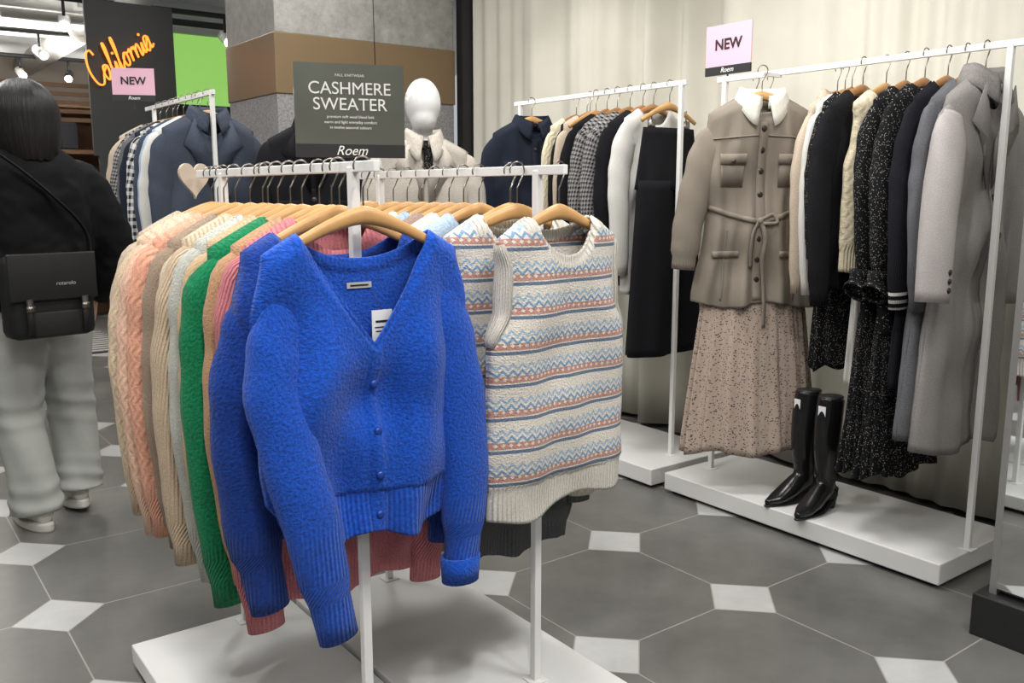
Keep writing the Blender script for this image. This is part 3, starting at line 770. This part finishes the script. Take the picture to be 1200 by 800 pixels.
# neon (hand bent tube script)
e=empty('neon_sign',(1.47,6.5,1.97))
mb=MB(); mb.box((.24,.05,.07),(.56,.03,1.0)); mb.build('neon_backing',M_darkwall,e,smooth=False)
mb=MB(); mb.box((.24,.05,-1.2),(.5,.04,1.54)); mb.build('neon_stand',M_darkwall,e,smooth=False)
M_neon=plain('neon_orange',(1,.3,.05),.4,emit=(1,.26,.03),es=1.8)
script=[(1.1,1.6),(.9,1.95),(.4,1.8),(.1,1.0),(.3,.2),(.8,0),(1.2,.45),(1.7,.75),(1.4,.8),(1.25,.35),(1.45,0),(1.75,.35),(1.8,.75),(1.75,.1),(1.95,.15),(2.3,1.2),(2.35,1.8),(2.2,1.7),(2.15,.3),(2.35,.05),(2.65,.65),(2.65,.1),(2.85,.15),(3.2,1.2),(3.25,1.8),(3.1,1.6),(3.0,-.6),(3.15,-.7),(3.2,0),(3.4,.3),(3.75,.75),(3.5,.5),(3.6,.05),(3.9,.1),(3.95,.6),(3.75,.75),(4.1,.65),(4.3,.75),(4.35,.7),(4.3,.05),(4.4,.5),(4.65,.75),(4.75,.6),(4.87,.7),(4.85,.05),(4.95,.5),(5.2,.75),(5.3,.5),(5.3,.05),(5.5,.15),(5.7,.65),(5.7,.1),(5.9,.15),(6.4,.75),(6.1,.8),(5.95,.35),(6.15,0),(6.45,.35),(6.5,.75),(6.48,.1),(6.8,.2)]
def rot2(x,z,a=math.radians(38)):
    x+=z*.25; return (x*math.cos(a)-z*math.sin(a),0,x*math.sin(a)+z*math.cos(a))
mb=MB(); S=.072
mb.tube(cat([tuple(Vector(rot2(x*S,z*S*1.5))) for x,z in script],360),.0065,6)
for ix,iz in((2.75,1.1),(5.8,1.1)): mb.ell(rot2(ix*S,iz*S*1.5),(.009,.009,.009),0,8,6)
mb.build('neon_tubing',M_neon,e)
# shelving
M_slat=plain('slat_wood',(.20,.11,.06),.5,var=.25,vs=3)
e=empty('display_shelving',(1.0,10.2,0)); mb=MB()
mb.box((0,.25,1.1),(4.4,.06,2.2),0)
for k in range(5): mb.box((0,0,.35+k*.45),(4.4,.5,.04),1)
for k in range(6): mb.box((-2.2+k*.88,0,1.1),(.04,.5,2.2),1)
mb.build('shelf_frame',[M_slat,plain('shelf_wood',(.34,.21,.12),.5,var=.2)],e,smooth=False)
cols=[(.7,.68,.64),(.05,.05,.06),(.35,.28,.2),(.6,.45,.3),(.2,.25,.3),(.5,.1,.08)]
mb=MB(); cm=[plain('stock_%d'%i,c,.8,var=.2,vs=20) for i,c in enumerate(cols)]
for k in range(4):
    for j in range(20):
        if random.random()<.85:
            h=random.uniform(.1,.28); mb.box((-2.05+j*.215,-.08,.37+k*.45+h/2),(random.uniform(.12,.18),.28,h),random.randrange(6))
mb.build('folded_stock',cm,e,smooth=False,bevel=.02)
e=empty('slatted_canopy',(.6,9.3,2.26)); mb=MB()
for k in range(5): mb.box((0,-.3,-.02-.075*k),(3.6,.03,.035),0)
for k in (-1.75,0,1.75): mb.box((k,-.27,-.18),(.05,.03,.5),1); mb.cyl((k,-.27,0),(k,-.27,.84),.01,6,1)
mb.build('slats',[M_slat,M_black],e,smooth=False)
r=rack('clothing_rack',.9,6.6,7.6,1.5,.7,1.1,6.5,7.7,.06,(6.65,7.55))
for i,(c,n) in enumerate([(M_beigef,'shirt'),(M_whitef,'shirt'),(M_gray3,'jacket'),(M_creamk,'sweater'),(M_beigef,'jacket'),(M_navy,'jacket')]):
    garment(n,(.9,6.75+i*.14,1.5),c,SW(L=.85,SL=.86,rib=0,NV=20,T=.04))
m,nt,b=new_mat('striped_rug'); tcn=nt.nodes.new('ShaderNodeTexCoord').outputs['Object']; sx=nt.nodes.new('ShaderNodeSeparateXYZ'); nt.links.new(tcn,sx.inputs[0])
nt.links.new(MIX(nt,MA(nt,'GREATER_THAN',fr(nt,sx.outputs[1],.12),.5),(.03,.03,.03),(.45,.43,.4)),b.inputs['Base Color'])
mb=MB(); mb.box((0,0,.005),(2.2,1.2,.01)); mb.build('striped_rug',m,None,smooth=False,loc=(.8,8.4,0))
e=empty('ceiling_ductwork',(0,0,0)); mb=MB()
for y in (7.6,9.2,10.8,12.3): mb.box((0,y,3.0),(9,.16,.2),0)
for x,r_ in ((-.6,.10),(.9,.06),(2.1,.13)): mb.cyl((x,6,2.86),(x,13,2.86),r_,16,1)
mb.cyl((-3,8.4,2.72),(4,8.4,2.72),.035,10,1); mb.cyl((-3,8.55,2.72),(4,8.55,2.72),.02,10,1)
mb.build('ducts_and_beams',[M_ceil,plain('duct_painted',(.5,.49,.46),.5,.1,var=.1)],e)
M_lamp=plain('lamp_lens',(1,1,1),.5,emit=(1,.97,.9),es=14)
M_fix=plain('spot_housing',(.6,.6,.58),.4,var=.02)
e=empty('track_spotlights',(0,0,0)); mb=MB()
for y in (8.0,9.8,11.6):
    mb.box((.8,y,2.80),(5,.04,.04),1)
    for k in range(8):
        x=-1.4+k*.62+.15*math.sin(y*3+k)
        mb.cyl((x,y,2.78),(x,y,2.66),.012,8,1); 
        d=Vector((.25*math.sin(k*2+y),-.85,-.45)).normalized()*.16; c=Vector((x,y,2.62))
        mb.tube([c-d*.4,c+d*.6],.045,14,2 if k%2 else 1); mb.tube([c+d*.61,c+d*.63],.040,14,3)
mb.build('spot_heads',[M_ceil,M_black,M_fix,M_lamp],e)

# ------------------------------------------------------------ person (seen from behind)
def person():
    e=empty('walking_person',(.60,3.87,0),math.radians(10))
    skin=plain('skin',(.55,.34,.25),.5,var=.04)
    jm=fabric('black_padded_nylon',(.008,.008,.009),kind='woven',bump=.3,rough=.8,sheen=0)
    jn=plain('light_grey_denim',(.36,.37,.355),.9,var=.14,vs=9,spec=.15)
    mb=MB()
    mb.tube([(0,0,1.02),(0,0,.95),(0,0,.86),(0,0,.80)],[(.15,.11),(.165,.125),(.175,.13),(.13,.11)],24,ref=(0,1,0))
    def jf(p):
        def f(t,th):
            k=max(0,1-abs(t-.50)/.16)+.6*max(0,1-abs(t-.14)/.16)+1.2*max(0,(t-.74)/.26)
            zz=math.sin(t*62+2.2*math.sin(th+p)+p)
            return 1+.075*k*(zz if zz>0 else zz*.5)+.05*math.sin(2*th+t*6+p)+.035*math.sin(5*th+t*11+p)
        return f
    mb.tube(cat([(-.085,0,.90),(-.095,.01,.70),(-.10,.015,.46),(-.092,-.03,.25),(-.085,-.055,.065)],80),[(lerpl([.098,.105,.092,.088,.096],i/80)) for i in range(81)],40,mod=jf(0))
    mb.tube(cat([(.085,0,.90),(.10,.03,.70),(.115,.07,.47),(.115,.06,.26),(.11,.045,.095)],80),[(lerpl([.098,.105,.092,.088,.096],i/80)) for i in range(81)],40,mod=jf(2))
    mb.build('jeans',jn,e,remesh=.007)
    mb=MB()
    Z=[.86,.90,1.02,1.15,1.28,1.37,1.43,1.47,1.52]
    RX=[.19,.205,.215,.22,.23,.22,.17,.10,.075]; RY=[.15,.16,.165,.165,.165,.145,.11,.085,.075]
    mb.tube(cat([(0,-.01,z) for z in Z],40),[(lerpl(RX,i/40),lerpl(RY,i/40)) for i in range(41)],28,ref=(0,1,0))
    for s in(-1,1):
        mb.tube(cat([(s*.15,0,1.38),(s*.21,0,1.32),(s*.275,-.02,1.18),(s*.31,-.01,1.06),(s*.29,.06,.95),(s*.265,.11,.87)],20),[lerpl([.07,.088,.083,.078,.066,.05],i/20) for i in range(21)],18)
    mb.build('padded_jacket',jm,e,remesh=.012,disp=.03,dscale=.08)
    for s in(-1,1):
        mb=MB(); w=Vector((s*.262,.12,.86)); d=Vector((-.12*s,.25,-.96)).normalized(); side=Vector((0,1,0)); side=(side-d*side.dot(d)).normalized(); inn=Vector((-s,0,0))
        mb.tube([w-d*.03,w+d*.02,w+d*.06,w+d*.095],[(.024,.020),(.030,.016),(.040,.015),(.038,.012)],14,ref=tuple(d.cross(side)))
        for k,(o,l) in enumerate([(-.028,.062),(-.009,.072),(.011,.078),(.030,.070)]):
            b0=w+d*.085+side*o
            mb.tube([b0,b0+d*l*.4+inn*.004,b0+d*l*.72+inn*.016,b0+d*l*.93+inn*.030],[.0088,.0085,.0078,.006],8)
        b0=w+d*.025+side*.026
        mb.tube([b0,b0+d*.025+side*.022+inn*.008,b0+d*.052+side*.030+inn*.014,b0+d*.075+side*.028+inn*.02],[.013,.0105,.0095,.007],8)
        mb.build('hand',skin,e,remesh=.004)
    hz=1.585; mb=MB()
    mb.tube([(0,-.005,1.44),(0,0,1.50),(0,.005,1.55)],[.055,.052,.055],16)
    mb.ell((0,-.01,hz+.03),(.076,.095,.09)); mb.ell((0,.025,hz-.03),(.060,.07,.085))
    mb.tube([(0,.095,hz+.025),(0,.112,hz-.005),(0,.112,hz-.02),(0,.09,hz-.028)],[.008,.012,.014,.008],10)
    for s in(-1,1):
        mb.ell((s*.078,-.005,hz),(.010,.018,.030)); 
        mb.ell((s*.032,.072,hz+.012),(.020,.018,.012))
    mb.build('head',skin,e,remesh=.005)
    mb=MB()
    for s in(-1,1): mb.ell((s*.031,.088,hz+.010),(.011,.006,.006),0); mb.ell((s*.031,.0945,hz+.010),(.005,.003,.005),1); mb.tube([(s*.015,.094,hz+.03),(s*.034,.094,hz+.034),(s*.05,.085,hz+.028)],.003,6,1)
    mb.tube([(-.024,.089,hz-.052),(0,.098,hz-.050),(.024,.089,hz-.052)],[.003,.006,.003],8,2)
    mb.build('face_features',[M_paper,M_black,plain('lips',(.45,.15,.13),.5)],e)
    m,nt,b=new_mat('black_hair'); uv=nt.nodes.new('ShaderNodeUVMap').outputs[0]
    mp=nt.nodes.new('ShaderNodeMapping'); mp.inputs['Scale'].default_value=(160,3,1); nt.links.new(uv,mp.inputs[0])
    n=NOISE(nt,mp.outputs[0],1,3,.6); nt.links.new(MIX(nt,n,(.003,.003,.003),(.014,.012,.013)),b.inputs['Base Color']); b.inputs['Roughness'].default_value=.42; b.inputs['Specular IOR Level'].default_value=.35
    BUMP(nt,b,n,.7,.006); hair=m
    mb=MB()
    def hf(a,v):
        th=a*2*pi; fy=math.sin(th); 
        z=1.715-.30*v+(.012*noise.noise(Vector((a*40,0,0))) if v>.9 else 0)
        R=math.sqrt(max(0,1-(1-min(1,v*2.3))**2))
        rx=.108*R*(1+.10*math.sin(v*3)); ry=.125*R
        if v>.62: 
            k2=(v-.62)/.38; rx*=1-.16*k2*k2; ry*=1-.12*k2*k2
        y=-.022+ry*fy; x=rx*math.cos(th)
        if fy>.35 and v>.32:
            k=min(1,(fy-.35)/.25)*min(1,(v-.32)/.08); y=y*(1-k)+.02*k; x*=1-.25*k
        st=1+.012*noise.noise(Vector((math.cos(th)*9,math.sin(th)*9,v*2)))+.010*noise.noise(Vector((math.cos(th)*30,math.sin(th)*30,v*3)))
        return ((x*st,y*st,z),(a,v),0)
    mb.grid(hf,200,36); mb.build('hair',hair,e,solid=.012)
    bagm=plain('bag_nylon',(.012,.012,.013),.6,var=.2,vs=20,bump=.1,bs=200,spec=.3)
    mb=MB(); mb.box((-.04,-.225,.925),(.30,.12,.30)); mb.build('bag_body',bagm,e,smooth=True,bevel=.03)
    mb=MB(); mb.box((-.04,-.293,1.0),(.305,.015,.17)); mb.box((-.04,-.295,.83),(.20,.012,.09)); mb.build('bag_flap',bagm,e,bevel=.006)
    mb=MB(); mb.box((.06,-.306,.86),(.022,.008,.13)); mb.box((-.13,-.306,.86),(.022,.008,.13)); mb.box((.06,-.313,.89),(.028,.006,.022),1);mb.box((-.13,-.313,.89),(.028,.006,.022),1)
    mb.tube(cat([(.13,-.2,1.03),(.12,-.2,1.16),(.0,-.2,1.30),(-.12,-.15,1.42),(-.16,0,1.47),(-.14,.10,1.38),(.0,.185,1.2),(.18,.12,1.03),(.17,-.1,.98)],40),[(.003,.02)]*41,8,0)
    mb.build('bag_straps',[M_black,M_metal],e)
    text('rotarolo',.020,e,(.0,-.302,.975),(pi/2,0,0),M_txtg,'bag_logo')
    M_shoe=plain('sneaker_white',(.62,.60,.56),.5,var=.08,vs=30); M_sole=plain('sneaker_sole',(.55,.53,.49),.6,var=.08)
    for s,(x,y,z,p) in ((-1,(-.085,-.04,0,0)),(1,(.11,.07,.012,-.12))):
        mb=MB()
        mb.tube(cat([(0,-.085,.06),(0,-.02,.068),(0,.06,.055),(0,.13,.042),(0,.175,.035)],16),[(lerpl([.03,.037,.042,.042,.022],i/16),lerpl([.035,.048,.036,.026,.014],i/16)) for i in range(17)],16,0,ref=(0,0,1))
        mb.tube([(0,-.05,.07),(0,-.045,.12)],[(.04,.048),(.043,.05)],14,0)
        o=mb.build('sneaker_upper',M_shoe,e,remesh=.007,loc=(x,y,z),rot=(p,0,-s*.1))
        mb=MB()
        def so(a,v):
            th=a*2*pi; yy=.04+.145*math.sin(th); xx=(.045-.008*math.sin(th+.3))*math.cos(th)
            return ((xx*(1 if v<.9 else .95),yy,.034*(1-v)),(a,v),0)
        mb.grid(so,40,4); mb.poly([so(i/40,1)[0] for i in range(40)]); mb.poly([so(i/40,0)[0] for i in range(40)][::-1])
        mb.build('sneaker_sole',M_sole,e,loc=(x,y,z),rot=(p,0,-s*.1))
        mb=MB()
        for k in range(5): mb.tube([(-.025,.02+k*.022,.098-k*.009),(0,.025+k*.022,.106-k*.01),(.025,.02+k*.022,.098-k*.009)],.004,6)
        mb.build('laces',M_paper,e,loc=(x,y,z),rot=(p,0,-s*.1))
person()

# ------------------------------------------------------------ lights
def area(name,loc,size,energy,col=(1,.985,.955),up=False):
    e=empty(name,loc); mb=MB(); mb.box((0,0,-.03 if up else .03),(size+.06,size+.06,.04)); mb.build('housing',M_white,e,smooth=False)
    l=bpy.data.lights.new('panel','AREA'); l.size=size; l.energy=energy; l.color=col
    o=bpy.data.objects.new('panel',l); COL.objects.link(o); o.parent=e; o.location=(0,0,0)
    if up: o.rotation_euler=(pi,0,0)
for x,y,en in ((0,0,37),(2.0,.3,37),(.2,2.2,32),(2.1,2.4,37),(.2,4.4,32),(2.2,4.4,28),(-2.3,1.2,28),(-2.3,4.5,32),(0,7.0,50),(2.0,7.2,34),(0,-2.2,28),(3,-2,26),(0,10.5,75),(3.4,10.8,25)):
    area('ceiling_panel_light',(x,y,3.03),.6,en)
for x in(-.4,1.2,2.6): area('added_ceiling_uplight',(x,10.25,2.34),.4,85,up=True)  # invented uplights, added to brighten the far ceiling
area('added_ceiling_uplight',(1.9,8.62,2.89),.1,6,up=True)  # small extra uplight, likewise added for the ceiling
def spot(loc,tgt,en,ang=55):
    e=empty('ceiling_spotlight',loc); d=(Vector(tgt)-Vector(loc))
    mb=MB(); dn=d.normalized(); mb.tube([-dn*.12,dn*.02],.04,14); mb.cyl((0,0,0),(0,0,3.1-loc[2]),.01,8); mb.build('spot_housing',M_fix,e)
    l=bpy.data.lights.new('bulb','SPOT'); l.energy=en; l.spot_size=math.radians(ang); l.spot_blend=.7; l.shadow_soft_size=.05; l.color=(1,.98,.94)
    o=bpy.data.objects.new('bulb',l); COL.objects.link(o); o.parent=e; o.location=dn*.03
    o.rotation_euler=d.to_track_quat('-Z','Y').to_euler()
spot((1.6,1.2,2.95),(3.3,1.9,1.4),75); spot((1.9,2.9,2.95),(3.4,2.5,1.6),70); spot((1.9,3.6,2.95),(3.3,3.9,1.7),65)
spot((.3,.2,2.95),(.85,1.7,.9),60); spot((1.3,.2,2.95),(1.3,1.7,.9),50); spot((-.4,1.6,2.95),(.6,2.2,.9),55)
spot((1.0,2.6,2.95),(2.1,3.5,1.5),50); spot((.7,3.0,2.95),(1.5,4.5,1.5),60)
w=bpy.data.worlds.new('world'); sc.world=w; w.use_nodes=True
w.node_tree.nodes['Background'].inputs[0].default_value=(.9,.95,1,1); w.node_tree.nodes['Background'].inputs[1].default_value=.5

# ------------------------------------------------------------ camera
cd=bpy.data.cameras.new('camera'); cam=bpy.data.objects.new('camera',cd); COL.objects.link(cam)
cam.location=(0,0,1.3); cam.rotation_euler=(math.radians(90-9.46),0,math.radians(-36.87))
cd.sensor_width=36; cd.lens=31.5; cd.clip_start=.05
sc.camera=cam
